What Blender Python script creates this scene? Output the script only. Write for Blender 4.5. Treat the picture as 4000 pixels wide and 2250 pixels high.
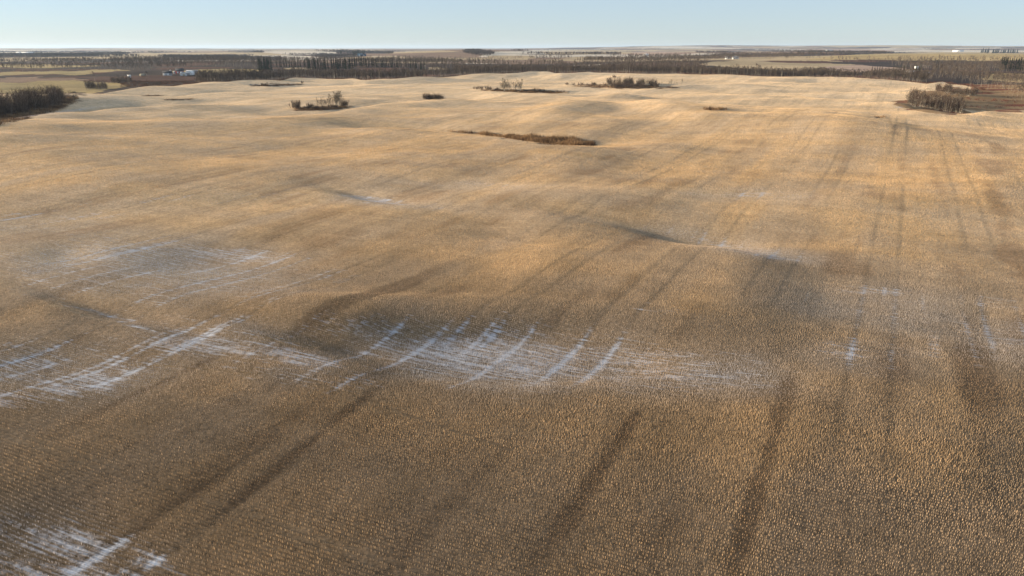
import bpy, math, random
import numpy as np
R = math.radians
sc = bpy.context.scene
COL = sc.collection
for o in list(bpy.data.objects): bpy.data.objects.remove(o)

# ------------------------------------------------------------------ camera
F, CX, CY = 2750.0, 2000.0, 1125.0          # focal length and centre in photo pixels (4000 wide)
HC = 28.0                                   # flying height above the near field
PITCH = math.atan((CY - 186.0) / F)
SP, CP = math.sin(PITCH), math.cos(PITCH)
cam = bpy.data.objects.new('camera', bpy.data.cameras.new('camera'))
COL.objects.link(cam); sc.camera = cam
cam.location = (0, 0, HC)
cam.rotation_euler = (math.pi/2 - PITCH, 0, 0)
cam.data.sensor_width = 36; cam.data.lens = F/4000*36
cam.data.clip_start = 0.5; cam.data.clip_end = 60000

# ------------------------------------------------------------------ light
SUN_AZ, SUN_EL = -80.0, 9.0               # compass-like: 0 = straight ahead (+Y), negative = left
w = bpy.data.worlds.new('World'); sc.world = w; w.use_nodes = True
nt = w.node_tree; bg = nt.nodes['Background']
sky = nt.nodes.new('ShaderNodeTexSky'); sky.sky_type = 'NISHITA'; sky.sun_disc = False
sky.sun_elevation = R(SUN_EL); sky.sun_rotation = R(SUN_AZ)
sky.altitude = 700; sky.air_density = 0.9; sky.dust_density = 0.1; sky.ozone_density = 3.0
wb = nt.nodes.new('ShaderNodeVectorMath'); wb.operation = 'MULTIPLY'; wb.inputs[1].default_value = (.86, .86, 1.04)   # camera white balance set for low sun
nt.links.new(sky.outputs[0], wb.inputs[0]); pale = nt.nodes.new('ShaderNodeVectorMath'); pale.operation = 'MULTIPLY_ADD'          # thin high haze veil: paler, more even sky
pale.inputs[1].default_value = (.5, .5, .5); pale.inputs[2].default_value = (2.1, 2.42, 2.56)
nt.links.new(wb.outputs[0], pale.inputs[0]); nt.links.new(pale.outputs[0], bg.inputs[0]); bg.inputs[1].default_value = 0.075
sl = bpy.data.lights.new('sun', 'SUN'); so = bpy.data.objects.new('sun', sl); COL.objects.link(so)
sl.energy = 5.0; sl.angle = R(0.6); sl.color = (1.0, 0.83, 0.60)
so.rotation_euler = (R(90 - SUN_EL), 0, R(180 - SUN_AZ))
sc.view_settings.view_transform = 'Standard'; sc.view_settings.look = 'None'
sc.view_settings.gamma = 1; sc.view_settings.exposure = 1.22
sc.cycles.volume_bounces = 1; sc.cycles.max_bounces = 6; sc.cycles.diffuse_bounces = 3
sc.cycles.transparent_max_bounces = 8

# ------------------------------------------------------------------ number helpers
rng = np.random.default_rng(7)
TAB = np.random.default_rng(3).random((8, 256, 256))
def vnoise(x, y, seed=0):
    xi = np.floor(x).astype(np.int64); yi = np.floor(y).astype(np.int64)
    fx = x - xi; fy = y - yi
    fx = fx*fx*fx*(fx*(fx*6-15)+10); fy = fy*fy*fy*(fy*(fy*6-15)+10)
    T = TAB[seed % 8]; o = 37*(seed//8)
    a = T[(xi+o) & 255, yi & 255]; b = T[(xi+1+o) & 255, yi & 255]
    c = T[(xi+o) & 255, (yi+1) & 255]; d = T[(xi+1+o) & 255, (yi+1) & 255]
    return ((a*(1-fx)+b*fx)*(1-fy) + (c*(1-fx)+d*fx)*fy)*2 - 1      # -1..1
def fbm(x, y, seed=0, oct=3):
    s = 0; a = 1.0; t = 0
    for i in range(oct):
        s = s + a*vnoise(x*2**i + 17.3*i, y*2**i - 9.1*i, seed+i); t += a; a *= 0.5
    return s/t
def sstep(a, b, x):
    t = np.clip((x-a)/(b-a), 0, 1); return t*t*(3-2*t)
def flat_y(v, h=0.0):
    H = HC - h
    return H*(F*CP - (v-CY)*SP)/((v-CY)*CP + F*SP)
def project(x, y, z):
    d = np.maximum(y*CP + (HC-z)*SP, 0.5)
    return CX + F*x/d, CY + F*((HC-z)*CP - y*SP)/d
A1 = R(28.1); PN = (math.cos(A1), -math.sin(A1)); PD = (math.sin(A1), math.cos(A1))      # combine passes: across / along
A2 = R(-66.1); RD = (math.sin(A2), math.cos(A2)); RN = (-RD[1]*-1, -RD[0])               # seed rows: along / across

# far edge of the pale field, as seen in the photo
EDGE = np.array([(-600,372),(0,372),(240,372),(340,362),(620,335),(980,312),(1040,313),(1150,302),(1380,304),(1430,309),(1600,302),
  (1760,295),(1850,293),(2050,287),(2100,283),(2190,290),(2300,287),(2450,293),(2600,295),(2750,300),(3100,306),
  (3190,301),(3300,305),(3390,309),(3540,313),(3620,318),(3680,313),(3800,326),(3830,345),(3900,385),(4000,415),(4600,430)], float)
# long crests inside the field: (points), height, front width, back width, depth of the hollow behind, its width
RIDGES = [
 ([(-900,470),(0,452),(285,424),(543,402),(700,395),(900,388)], 3.0, 60, 16, 2.6, 24),
 ([(200,380),(245,378),(543,372),(700,369),(845,357),(1100,348)], 2.0, 34, 16, 1.6, 20),
 ([(980,424),(1130,428),(1250,431),(1400,414),(1520,400),(1640,394)], 2.2, 40, 14, 2.2, 20),
 ([(1560,386),(1660,389),(1800,386),(1900,380)], 1.4, 30, 12, 1.6, 16),
 ([(1780,346),(1840,348),(1940,357),(2090,363),(2250,360),(2420,352)], 1.7, 40, 14, 2.0, 20),
 ([(2150,332),(2340,338),(2470,349),(2560,341),(2680,331),(2900,328)], 2.0, 34, 14, 2.4, 26),
 ([(2050,425),(2200,405),(2330,388),(2431,376),(2520,390),(2600,405),(2680,420),(2780,436),(2950,446),(3200,452),(3500,463)], 3.8, 46, 50, .8, 40),
 ([(800,330),(960,333),(1100,336),(1250,330),(1400,322)], 1.0, 30, 12, 1.2, 18),
 ([(3500,405),(3600,428),(3700,447),(3770,452),(3850,440),(3900,424),(3990,425),(4300,440)], 1.2, 36, 16, 2.2, 34),
 ([(1300,492),(1480,500),(1700,514),(1850,522),(1960,542),(2050,556),(2150,574),(2340,578),(2480,568)], 1.6, 34, 11, 1.5, 13),
 ([(-400,545),(0,520),(400,500),(900,486),(1200,470)], 1.1, 50, 22, .6, 24),
 ([(2000,826),(2100,838),(2350,868),(2700,930),(2950,985),(3100,1016)], .85, 34, 4.2, .35, 7),
 ([(60,1150),(200,1185),(640,1300),(760,1335)], .30, 10, 2.2, .35, 2.6),
 ([(860,1288),(980,1312),(1340,1388),(1480,1420)], .38, 10, 2.2, .4, 2.6),
 ([(1180,735),(1300,754),(1600,802),(1700,820)], .55, 20, 4.0, .5, 4.5),
 ([(1900,935),(1950,945),(2150,985),(2250,1000)], .35, 12, 3.0, .3, 3.5),
]
# soft hollows (negative) and swells (positive), in the same flat photo coordinates: u, v, half-width u, half-width v, metres
BUMPS = [
 (1980,1370,640,125,-1.15), (1700,1225,640,62,.7), (1130,1270,320,95,.7), (2700,1440,420,120,-0.7), (300,1400,420,110,-0.8), (1130,1360,230,60,-0.5),
 (850,990,360,80,-1.0), (260,990,120,45,-0.4), (1420,780,190,34,-.7), (400,1225,210,44,-.45), (250,2080,380,180,-0.35),
 (2950,775,300,32,-0.6), (3420,1150,260,80,-0.3), (3900,1220,260,110,-0.6), (2750,920,460,48,-1.2),
 (2250,790,420,60,1.6), (3300,800,500,70,1.2), (2500,1080,520,90,0.3), (700,1180,300,60,0.35), (1200,1180,350,60,.55),
 (1500,650,500,60,1.6), (2300,500,220,40,2.0), (2620,590,130,30,1.1), (3450,560,380,60,2.6), (600,700,600,80,1.4), (100,620,400,70,1.2),
 (90,412,210,22,2.6), (3900,700,260,120,1.3), (1800,730,300,30,-.7), (300,850,380,50,-.5), (1100,800,300,35,-.4), (2600,1250,300,60,.4), (3450,1700,600,260,.5),
]
CREEK = [((2100,838),(2350,868),(2700,930),(2950,985),(3160,1030)), ]
def seg_dist(u, v, pts, sv=4.0):
    "distance in photo pixels to a polyline (v stretched by sv)"
    best = np.full(np.shape(u), 1e9); tt = np.zeros(np.shape(u)); n = len(pts)-1
    for i in range(n):
        a = np.array(pts[i], float); b = np.array(pts[i+1], float)
        du, dv = b[0]-a[0], (b[1]-a[1])*sv
        L = du*du + dv*dv
        t = np.clip(((u-a[0])*du + (v-a[1])*sv*dv)/L, 0, 1)
        d = np.hypot(u-a[0]-t*du, (v-a[1])*sv-t*dv)
        m = d < best; best = np.where(m, d, best); tt = np.where(m, (i+t)/n, tt)
    return best, tt

UG = np.arange(-1000, 5000, 10.0)
KER = np.exp(-(np.arange(-12, 13)/4.5)**2); KER /= KER.sum()
def smooth_line(P, u):
    P = np.array(P, float); g = np.interp(UG, P[:,0], P[:,1])
    g = np.convolve(np.pad(g, 12, mode='edge'), KER, 'valid')
    return np.interp(u, UG, g)
def edge_y(u):
    return flat_y(np.interp(u, EDGE[:,0], EDGE[:,1]), 2.2)
def height(x, y):
    x = np.asarray(x, float); y = np.asarray(y, float)
    r = np.hypot(x, y); yy = np.maximum(y, 20.0)
    u, v = project(x, yy, 0.0)
    front = sstep(5, 25, y)
    z = 0.10*fbm(x/14, y/14, 1, 2)*sstep(10,60,r) + 0.45*fbm(x/55, y/55, 2, 2)
    # mid-field swells, wider across the view than deep
    mid = sstep(130, 300, r)*(1-sstep(900, 1500, r))
    z = z + mid*(3.2*fbm(x/150+8, y/80+4, 4, 2) + 1.5*fbm(x/52, y/34+5, 5, 2))
    # far country
    far = sstep(800, 1500, r)
    z = z + far*(11*fbm(x/900, y/520, 6, 3) + 7*fbm(x/2600, y/1500, 3, 2)*sstep(2500,5000,r))
    b = np.zeros_like(z)
    for (cu, cv, ru, rv, a) in BUMPS:
        b = b + a*np.exp(-(((u-cu)/ru)**2 + ((v-cv)/rv)**2)**(2 if ru > 540 else 1))
    for pts in CREEK:
        d, t = seg_dist(u, v, pts, 5.0)
        b = b - 0.25*np.exp(-(d/125)**2)*np.sin(np.pi*np.clip(t*.9+.08,0,1))
    for pts, h, wf, wb, hd, wd in RIDGES:
        P = np.array(pts, float)
        D = flat_y(smooth_line(pts, u), h)
        s = yy - D
        e = sstep(P[0,0]-120, P[0,0]+200, u)*(1-sstep(P[-1,0]-280, P[-1,0]+160, u))
        b = b + e*(h*np.where(s < 0, np.exp(-(s/wf)**2), np.exp(-(s/wb)**2)) - hd*np.exp(-((s-wb-wd*.8)/wd)**2))
    # the rim of the field and the lower ground of the woods behind it
    s = yy - edge_y(u)
    b = b + (1-sstep(3640,3800,u))*np.where(s < 0, 2.2*np.exp(-(s/50)**2), 2.2*np.exp(-(s/14)**2)) - 1.6*sstep(8, 60, s)*(1-sstep(900,1600,r))*(1-sstep(3600,3780,u))
    # left-hand pasture valley and right-hand rough valley
    b = b - 3.0*np.exp(-((u-120)/330)**2)*sstep(10, 90, s)*(1-sstep(600,900,yy))
    # hills far away
    def hill(cu, y0, su, sy, a):
        cx = (cu-CX)/F*y0*CP
        return a*np.exp(-((x-cx)/su)**2 - ((y-y0)/sy)**2)
    b = b + hill(1780, 2600, 330, 420, 19) + hill(1950, 2750, 220, 260, 3) + hill(1260, 3300, 420, 500, 16) + hill(640,3000,600,600,8)
    b = b + hill(3300, 2600, 900, 500, 13) + hill(3100, 11000, 3800, 2500, 44) + hill(4000, 9000, 2600, 2200, 22) + hill(2650,6000,900,900,10)
    b = b + hill(2600, 9500, 1500, 1800, 18) + hill(3900, 1500, 300, 260, 6) + hill(200, 14000, 3500, 2500, 22)
    z = z + b*front
    # earth's surface levels out
    z = z*(1-0.6*sstep(14000, 24000, r))
    return z
def place(u, v):
    "ground point seen at photo pixel (u, v)"
    z = 0.0
    for _ in range(14):
        y = flat_y(v, z); x = (u-CX)/F*(y*CP + (HC-z)*SP)
        z = 0.5*z + 0.5*float(height(x, y))
    return x, y, float(height(x, y))

# ------------------------------------------------------------------ mesh helpers
def mesh_np(name, verts, faces, mat, parent=None, color=None, smooth=False, attrs=None, link=True):
    me = bpy.data.meshes.new(name)
    verts = np.ascontiguousarray(verts, np.float32); faces = np.ascontiguousarray(faces, np.int32)
    nv, (nf, k) = len(verts), faces.shape
    me.vertices.add(nv); me.vertices.foreach_set('co', verts.ravel())
    me.loops.add(nf*k); me.loops.foreach_set('vertex_index', faces.ravel())
    me.polygons.add(nf); me.polygons.foreach_set('loop_start', np.arange(0, nf*k, k, dtype=np.int32))
    me.polygons.foreach_set('loop_total', np.full(nf, k, np.int32))
    if smooth: me.polygons.foreach_set('use_smooth', np.ones(nf, bool))
    if color is not None:
        c = np.ones((nv, 4), np.float32); c[:, :3] = color
        a = me.attributes.new('cover', 'FLOAT_COLOR', 'POINT'); a.data.foreach_set('color', c.ravel())
    for n, arr in (attrs or {}).items():
        a = me.attributes.new(n, 'FLOAT', 'POINT'); a.data.foreach_set('value', np.ascontiguousarray(arr, np.float32))
    me.update(calc_edges=True)
    me.materials.append(mat)
    if not link: return me
    return add(name, me, parent)
def add(name, me, parent=None, loc=None):
    o = bpy.data.objects.new(name, me); COL.objects.link(o)
    if parent: o.parent = parent
    if loc is not None: o.location = loc
    return o
def tag(o, label=None, cat=None, group=None, kind=None):
    if label: o['label'] = label
    if cat: o['category'] = cat
    if group: o['group'] = group
    if kind: o['kind'] = kind
    return o
def empty(name, loc, rz=0, s=1.0):
    o = bpy.data.objects.new(name, None); COL.objects.link(o)
    o.location = loc; o.rotation_euler = (0, 0, rz); o.scale = (s, s, s); o.empty_display_size = 1
    return o

# ------------------------------------------------------------------ materials
def newmat(name, rough=0.9, spec=0.15):
    m = bpy.data.materials.new(name); m.use_nodes = True
    b = m.node_tree.nodes['Principled BSDF']
    b.inputs['Roughness'].default_value = rough; b.inputs['Specular IOR Level'].default_value = spec
    return m, m.node_tree, b
def noisy(name, c1, c2, scale=3.0, rough=.9, rnd=0.0, stretch=(1,1,1), coord='Object'):
    m, t, b = newmat(name, rough)
    tc = t.nodes.new('ShaderNodeTexCoord'); mp = t.nodes.new('ShaderNodeMapping'); mp.inputs['Scale'].default_value = stretch
    t.links.new(tc.outputs[coord], mp.inputs[0])
    n = t.nodes.new('ShaderNodeTexNoise'); n.inputs['Scale'].default_value = scale; n.inputs['Detail'].default_value = 4
    t.links.new(mp.outputs[0], n.inputs[0])
    r = t.nodes.new('ShaderNodeValToRGB'); r.color_ramp.elements[0].color = (*c1, 1); r.color_ramp.elements[1].color = (*c2, 1)
    r.color_ramp.elements[0].position = .32; r.color_ramp.elements[1].position = .68
    t.links.new(n.outputs[0], r.inputs[0]); out = r.outputs[0]
    if rnd:
        oi = t.nodes.new('ShaderNodeObjectInfo'); mr = t.nodes.new('ShaderNodeMapRange')
        mr.inputs[3].default_value = 1-rnd; mr.inputs[4].default_value = 1+rnd
        t.links.new(oi.outputs['Random'], mr.inputs[0])
        mx = t.nodes.new('ShaderNodeVectorMath'); mx.operation = 'SCALE'
        t.links.new(out, mx.inputs[0]); t.links.new(mr.outputs[0], mx.inputs['Scale']); out = mx.outputs[0]
    t.links.new(out, b.inputs['Base Color'])
    return m
def attrmat(name, rough=.95, noise=0.25, scale=4.0):
    m, t, b = newmat(name, rough, 0.1)
    a = t.nodes.new('ShaderNodeAttribute'); a.attribute_name = 'cover'
    tc = t.nodes.new('ShaderNodeTexCoord'); n = t.nodes.new('ShaderNodeTexNoise'); n.inputs['Scale'].default_value = scale
    t.links.new(tc.outputs['Object'], n.inputs[0])
    mr = t.nodes.new('ShaderNodeMapRange'); mr.inputs[1].default_value = .3; mr.inputs[2].default_value = .7
    mr.inputs[3].default_value = 1-noise; mr.inputs[4].default_value = 1+noise
    t.links.new(n.outputs[0], mr.inputs[0])
    s = t.nodes.new('ShaderNodeVectorMath'); s.operation = 'SCALE'
    t.links.new(a.outputs['Color'], s.inputs[0]); t.links.new(mr.outputs[0], s.inputs['Scale'])
    t.links.new(s.outputs[0], b.inputs['Base Color'])
    return m
M = {}
M['straw'] = attrmat('straw', noise=.25, scale=2.5)
_t = M['straw'].node_tree; _b = _t.nodes['Principled BSDF']; _tr = _t.nodes.new('ShaderNodeBsdfTranslucent'); _mx = _t.nodes.new('ShaderNodeMixShader')
_mx.inputs[0].default_value = .42; _t.links.new(_b.inputs['Base Color'].links[0].from_socket, _tr.inputs[0])
_t.links.new(_b.outputs[0], _mx.inputs[1]); _t.links.new(_tr.outputs[0], _mx.inputs[2])
_t.links.new(_mx.outputs[0], [q for q in _t.nodes if q.type == 'OUTPUT_MATERIAL'][0].inputs['Surface'])
M['wood_mass'] = attrmat('bare_wood', noise=.25, scale=.2)
M['aspen_bark'] = noisy('aspen_bark', (.30,.26,.20), (.50,.45,.36), 1.2, rnd=.2, stretch=(1,1,.5))
M['aspen_twig'] = noisy('aspen_twig', (.065,.050,.039), (.12,.094,.073), .8, rnd=.25)
M['shrub_twig'] = noisy('shrub_twig', (.045,.028,.020), (.095,.062,.044), 1.5, rnd=.3)
M['shrub_stem'] = noisy('shrub_stem', (.16,.12,.09), (.32,.26,.20), 1.5, rnd=.2)
M['willow_twig'] = noisy('willow_twig', (.12,.095,.065), (.20,.165,.115), 1.2, rnd=.25)
M['spruce_leaf'] = noisy('spruce_needles', (.010,.016,.008), (.032,.040,.018), 1.6, rnd=.3)
M['spruce_olive_sunlit'] = noisy('olive_and_sunlit_needles', (.05,.06,.022), (.11,.11,.04), 1.6, rnd=.25)  # olive hedge conifers; also painted sunlight on the dense spruce group
M['spruce_bark'] = noisy('spruce_bark', (.09,.065,.045), (.15,.11,.08), 3)
M['white_paint'] = noisy('white_paint', (.68,.67,.64), (.80,.79,.77), .8)
M['red_paint'] = noisy('red_paint', (.30,.045,.035), (.42,.07,.05), .8)
M['dark_roof'] = noisy('dark_roof', (.035,.035,.04), (.07,.07,.075), 1.5)
M['grey_roof'] = noisy('grey_roof', (.22,.23,.25), (.34,.35,.36), 1.0, rough=.5)
M['green_metal'] = noisy('green_metal', (.05,.15,.12), (.08,.21,.17), 1.0, rough=.5)
M['blue_metal'] = noisy('blue_metal', (.02,.085,.16), (.03,.12,.22), .5, rough=.5)
M['glass'] = noisy('window_glass', (.03,.035,.045), (.06,.07,.08), 2, rough=.2)
M['beige'] = noisy('beige_paint', (.45,.40,.28), (.56,.50,.38), 1)
M['pole_wood'] = noisy('pole_wood', (.35,.30,.22), (.50,.44,.34), 2)
M['stone'] = noisy('field_stone', (.16,.14,.11), (.34,.30,.25), .9)
M['tyre'] = noisy('tyre', (.02,.02,.02), (.04,.04,.04), 3)

# ------------------------------------------------------------------ ground
th = np.concatenate([np.linspace(-180, -44, 34)[:-1], np.linspace(-44, 44, 820), np.linspace(44, 180, 34)[1:-1]])
rs = [0.0, 6, 12, 18]; r_ = 24.0
while r_ < 25500:
    rs.append(r_); r_ += max(0.28, r_*(0.0042 if r_ < 1100 else 0.0085))
rs = np.array(rs); nr, na = len(rs), len(th)
TH, RR = np.meshgrid(np.radians(th), rs)
GX = (RR*np.sin(TH)).ravel(); GY = (RR*np.cos(TH)).ravel(); GZ = height(GX, GY)
i = np.arange(nr-1)[:, None]*na + np.arange(na)[None, :]
j = np.arange(nr-1)[:, None]*na + (np.arange(na)[None, :]+1) % na
faces = np.stack([i, i+na, j+na, j], -1).reshape(-1, 4)[:, ::-1]

def ell(u, v, items):
    s = np.zeros(np.shape(u))
    for it in items:
        cu, cv, ru, rv, a = it[:5]; k = it[5] if len(it) > 5 else 0.0     # k = slope dv/du
        s = np.maximum(s, a*np.exp(-(((u-cu)/ru)**2 + ((v-cv-k*(u-cu))/rv)**2)**1.4))
    return s
SNOW = [(1950,1400,640,130,.9,.06),(1450,1290,380,70,.65,.1),(2500,1430,480,110,.8,.12),(2900,1480,300,75,.55,.12),
 (100,1430,300,80,1.1,-.12),(330,1500,300,60,1.1,-.2),(30,1560,200,60,1.0,0),(820,1350,380,60,1.05,.05),(1130,1390,240,42,1.0,.16),(1250,1480,330,60,.65,.1),
 (200,2110,430,110,1.0,.18),(60,2230,500,80,1.0,0),(520,2180,240,70,.75,.2),(330,1990,140,30,.5,.1),
 (900,1000,320,45,.95,.05),(700,1060,400,40,.8,.05),(500,960,300,30,.6,.1),(1150,1060,330,45,.5,.12),(270,1000,120,25,.7,-.05),(380,1220,200,12,.95,.24),(540,1278,110,14,1.0,.24),
 (1450,775,170,9,.9,.12),(1500,790,140,5,1.0,.13),(2950,760,170,12,.8,-.04),(2900,757,120,6,.9,-.05),(3200,745,260,8,.45,.0),
 (2900,970,300,16,.75,.16),(3000,1000,180,12,.9,.16),(2550,905,300,14,.3,.14),
 (3400,1135,200,22,.75,.08),(3300,1180,300,30,.35,.1),(3900,1180,160,40,.65,.1),(3850,1290,260,35,.55,.1),(3980,1340,180,30,.6,.1),(3650,1240,180,20,.4,.2),
 (300,850,330,30,.5,-.04),(60,845,160,30,.55,0),(700,775,420,20,.5,-.06),(1150,765,250,22,.4,.0),(1900,720,230,12,.5,.06),(2300,745,260,10,.3,.04),
 (1650,800,170,14,.4,.0),(1600,640,320,9,.25,.05),(3300,1370,130,70,.55,0),(3650,1350,40,80,.6,0),(2600,1210,300,30,.3,.05),(1650,1250,420,25,.4,.02),
 (250,436,260,8,.95,-.14),(420,400,300,16,.45,-.05),(1450,400,90,8,.35),(3515,420,22,6,.9),(2900,318,1000,14,.25),(3600,345,60,8,.5)]
FROST = [(550,1050,700,150,.95,.06),(200,1450,560,140,.95,-.05),(900,1300,500,90,.7,.05),(60,900,420,90,.5,-.05),(1000,1400,450,90,.6,.08),(2000,1400,800,170,.75,.07),(2800,1450,420,110,.6,.1),
 (3600,1230,600,120,.45,.1),(3950,1330,300,120,.5,0),(900,770,620,50,.35,-.05),(2950,760,420,28,.5,0),(2850,950,420,40,.6,.2),(200,2130,520,170,.6,.1),(1500,790,330,26,.5,.1),(3400,1400,400,90,.35,0),(1900,725,420,24,.35,.04)]
def frost_at(u, v): return ell(u, v, FROST)
u, v = project(GX, np.maximum(GY, 15), GZ)
snow = np.maximum(ell(u, v, SNOW), .85*frost_at(u, v))
px_ = GX*PN[0] + GY*PN[1]; pq_ = GX*PD[0] + GY*PD[1]; rr_ = GX*RN[0] + GY*RN[1]; rt_ = GX*RD[0] + GY*RD[1]
r = np.hypot(GX, GY)
wob = 0.35*vnoise(pq_/40, px_/60, 5)
def tracks2(px, pq):
    "narrower older wheelings, every 4.1 m"
    q = px + 0.3*vnoise(pq/35, px/60, 2); c = np.mod(q, 4.1) - 2.05
    return np.exp(-(c/.28)**2)*sstep(-.2, .5, vnoise(pq/16, np.floor(q/4.1)*5.3, 1))
def tracks(px, pq):
    "how strongly a combine wheel pressed the stubble: pairs of wheelings every 12.4 m"
    q = px + 0.25*vnoise(pq/60, px/80, 5)
    c = np.mod(q + 4.7, 12.4) - 6.2
    a = np.exp(-((np.abs(c)-1.75)/0.36)**2)
    return a*sstep(-.35, .25, vnoise(pq/22, np.floor((q+4.7)/12.4)*3.7, 6))
trk = tracks(px_, pq_)
lowf = fbm(GX/30, GY/30, 9, 3)
trk2 = tracks2(px_, pq_)
snow = np.clip(snow*(1 + .6*lowf) + (0.60*trk+.62*trk2)*np.minimum(np.maximum(snow, frost_at(u, v))*2, 1)*(r < 260), 0, 1.5)

DBAND = []
def dark_bands(x, y):
    "long damp brown strips that run along the combine passes"
    s = np.zeros(np.shape(x))
    for (ax, ay), (bx, by), w_, a in DBAND:
        L2 = (bx-ax)**2+(by-ay)**2; t = ((x-ax)*(bx-ax)+(y-ay)*(by-ay))/L2
        d = np.abs((x-ax)*(by-ay)-(y-ay)*(bx-ax))/math.sqrt(L2)
        s = np.maximum(s, a*np.exp(-(d/w_)**2)*sstep(-.3,.3,t)*(1-sstep(.6,1.25,t)))
    return s*(1+.9*fbm(x/4, y/4, 66, 3))
for a_, b_, w_, k_ in [((2040,2280),(2560,1530),.9,.75),((2830,2290),(3100,1440),.9,.75),((800,2060),(1500,1500),.7,.8),((200,1690),(900,1360),.9,.85),
     ((3700,1050),(3640,560),2.2,.45),((3990,1150),(3800,520),2.4,.5),((2230,700),(2400,640),2.0,.7),((1240,1250),(1700,1050),1.3,.5),((3300,2200),(3330,1700),1.2,.35)]:
    DBAND.append((place(*a_)[:2], place(*b_)[:2], w_, k_))
def patch(x, y):
    "broad golden / grey / reddish drifts of the straw, drawn out along passes and rows"
    a = x*PN[0]+y*PN[1]; b = x*PD[0]+y*PD[1]; c = x*RN[0]+y*RN[1]; d = x*RD[0]+y*RD[1]
    g = .6*fbm(a/5.5, b/42, 10, 2) + .55*fbm(d/34, c/7, 12, 2) + .5*fbm(x/23, y/23, 14, 3)
    dk = .5*fbm(a/3.2, b/34, 17, 2) + .4*fbm(x/9, y/9, 19, 2) + .8*dark_bands(x, y)
    return g, dk
def straw_col(x, y, g, dk):
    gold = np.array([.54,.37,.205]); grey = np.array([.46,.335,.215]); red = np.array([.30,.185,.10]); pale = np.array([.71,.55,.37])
    t = sstep(-.55, .6, g)[..., None]
    c = grey*(1-t) + gold*t
    k = sstep(.12, .62, dk)[..., None]*.6
    c = c*(1-k) + red*k
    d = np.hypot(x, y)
    f = (.65*sstep(150, 520, d))[..., None]  # straw paler with distance, painting in the look of sunlit far stalks
    lat = fbm(x/75, y/20, 41, 3)[..., None]
    c = c*(1+.14*lat*sstep(120,300,d)[..., None])
    a = x*PN[0]+y*PN[1]; b = x*PD[0]+y*PD[1]
    q = a + .25*vnoise(b/60, a/80, 5) + 4.7
    band = np.cos(2*np.pi*q/12.4)*.5 + .5*np.sign(np.sin(np.pi*q/12.4))*np.abs(np.sin(np.pi*q/12.4))**.3      # swaths of the combine
    c2 = x*RN[0]+y*RN[1]; d2 = x*RD[0]+y*RD[1]
    seed = vnoise(c2/9.0, d2/140, 13)
    amt = (.075*sstep(-.6,.5,vnoise(x/70, y/70, 11)))*band + .07*seed
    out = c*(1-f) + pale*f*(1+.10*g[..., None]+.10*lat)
    return out*(1 + amt[..., None])*(1-.15*tracks(a, b)[..., None])
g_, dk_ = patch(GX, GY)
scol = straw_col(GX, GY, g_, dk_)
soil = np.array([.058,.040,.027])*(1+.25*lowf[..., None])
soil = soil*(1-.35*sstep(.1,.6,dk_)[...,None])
# where the stubble stands as blades the floor between them is soil and chaff; further out its colour brightens to stand for lit straw
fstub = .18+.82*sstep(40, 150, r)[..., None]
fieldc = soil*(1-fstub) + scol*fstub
wet = ell(u, v, [(3020,300,40,10,0)])
# beyond the rim: woods, brush, pasture, distant fields
s_edge = GY - edge_y(u)
isr2 = (u > 3760) & (v < 420)
beyond = (s_edge > 6 + 5*vnoise(GX/18, GY/18, 3)) | (GY < -200) & (r > 900)
nz1 = fbm(GX/420, GY/260, 21, 3); nz2 = fbm(GX/90, GY/70, 22, 3); nz3 = fbm(GX/1500+4, GY/700, 23, 3)
wood_floor = np.array([.072,.052,.041]); brush = np.array([.125,.066,.045]); tan = np.array([.46,.34,.20]); past = np.array([.36,.265,.125]); palef = np.array([.58,.49,.38]); till = np.array([.25,.165,.11])
FIELDS = [  # u, v, ru, rv, slope, colour : the open ground seen beyond the rim
 (150,338,330,26,0,'past'),(80,312,260,9,0,'till'),(200,285,240,7,-.02,'past'),(330,279,200,4,-.03,'past'),(120,258,280,6,0,'past'),(160,231,260,5,-.02,'tan'),
 (500,226,200,3,0,'tan'),(830,212,340,5,0,'tan'),(620,216,220,4,0,'tan'),(1180,207,180,5,0,'pale'),(1120,224,150,5,0,'pale'),(860,278,170,9,0,'past'),(1180,268,60,4,0,'tan'),
 (1500,226,140,4,0,'tan'),(1480,214,200,3,0,'till'),(1800,190,330,9,0,'till'),(1700,214,190,10,0,'till'),(1680,202,170,4,-.03,'tan'),(1780,229,190,3,0,'tan'),(1990,225,90,6,0,'tan'),(2060,206,170,4,0,'pale'),
 (2250,206,260,4,0,'tan'),(2330,228,110,4,0,'tan'),(2000,243,280,5,0,'till'),(1900,247,120,2,0,'pale'),(2280,256,90,3,-.06,'pale'),(2540,208,150,5,0,'pinky'),(2720,221,90,2.5,0,'tan'),
 (3100,258,380,16,.03,'tan'),(3300,266,260,14,.03,'pinky'),(3000,232,240,2.5,-.05,'tan'),(3560,222,420,10,-.02,'gold'),(3850,222,300,10,0,'gold'),(3300,197,220,3,0,'pinky'),(3760,200,300,2.5,0,'pale'),
 (3960,305,110,18,.03,'gold'),(2980,210,160,3,0,'pinky'),(1690,269,40,4,0,'tan'),(3380,236,160,3,0,'brush'),(3120,241,120,3,0,'brush')]
cmap = {'tan':tan,'past':past,'pale':palef,'till':till,'brush':brush,'gold':np.array([.46,.33,.16]),'pinky':np.array([.42,.29,.21])}
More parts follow.
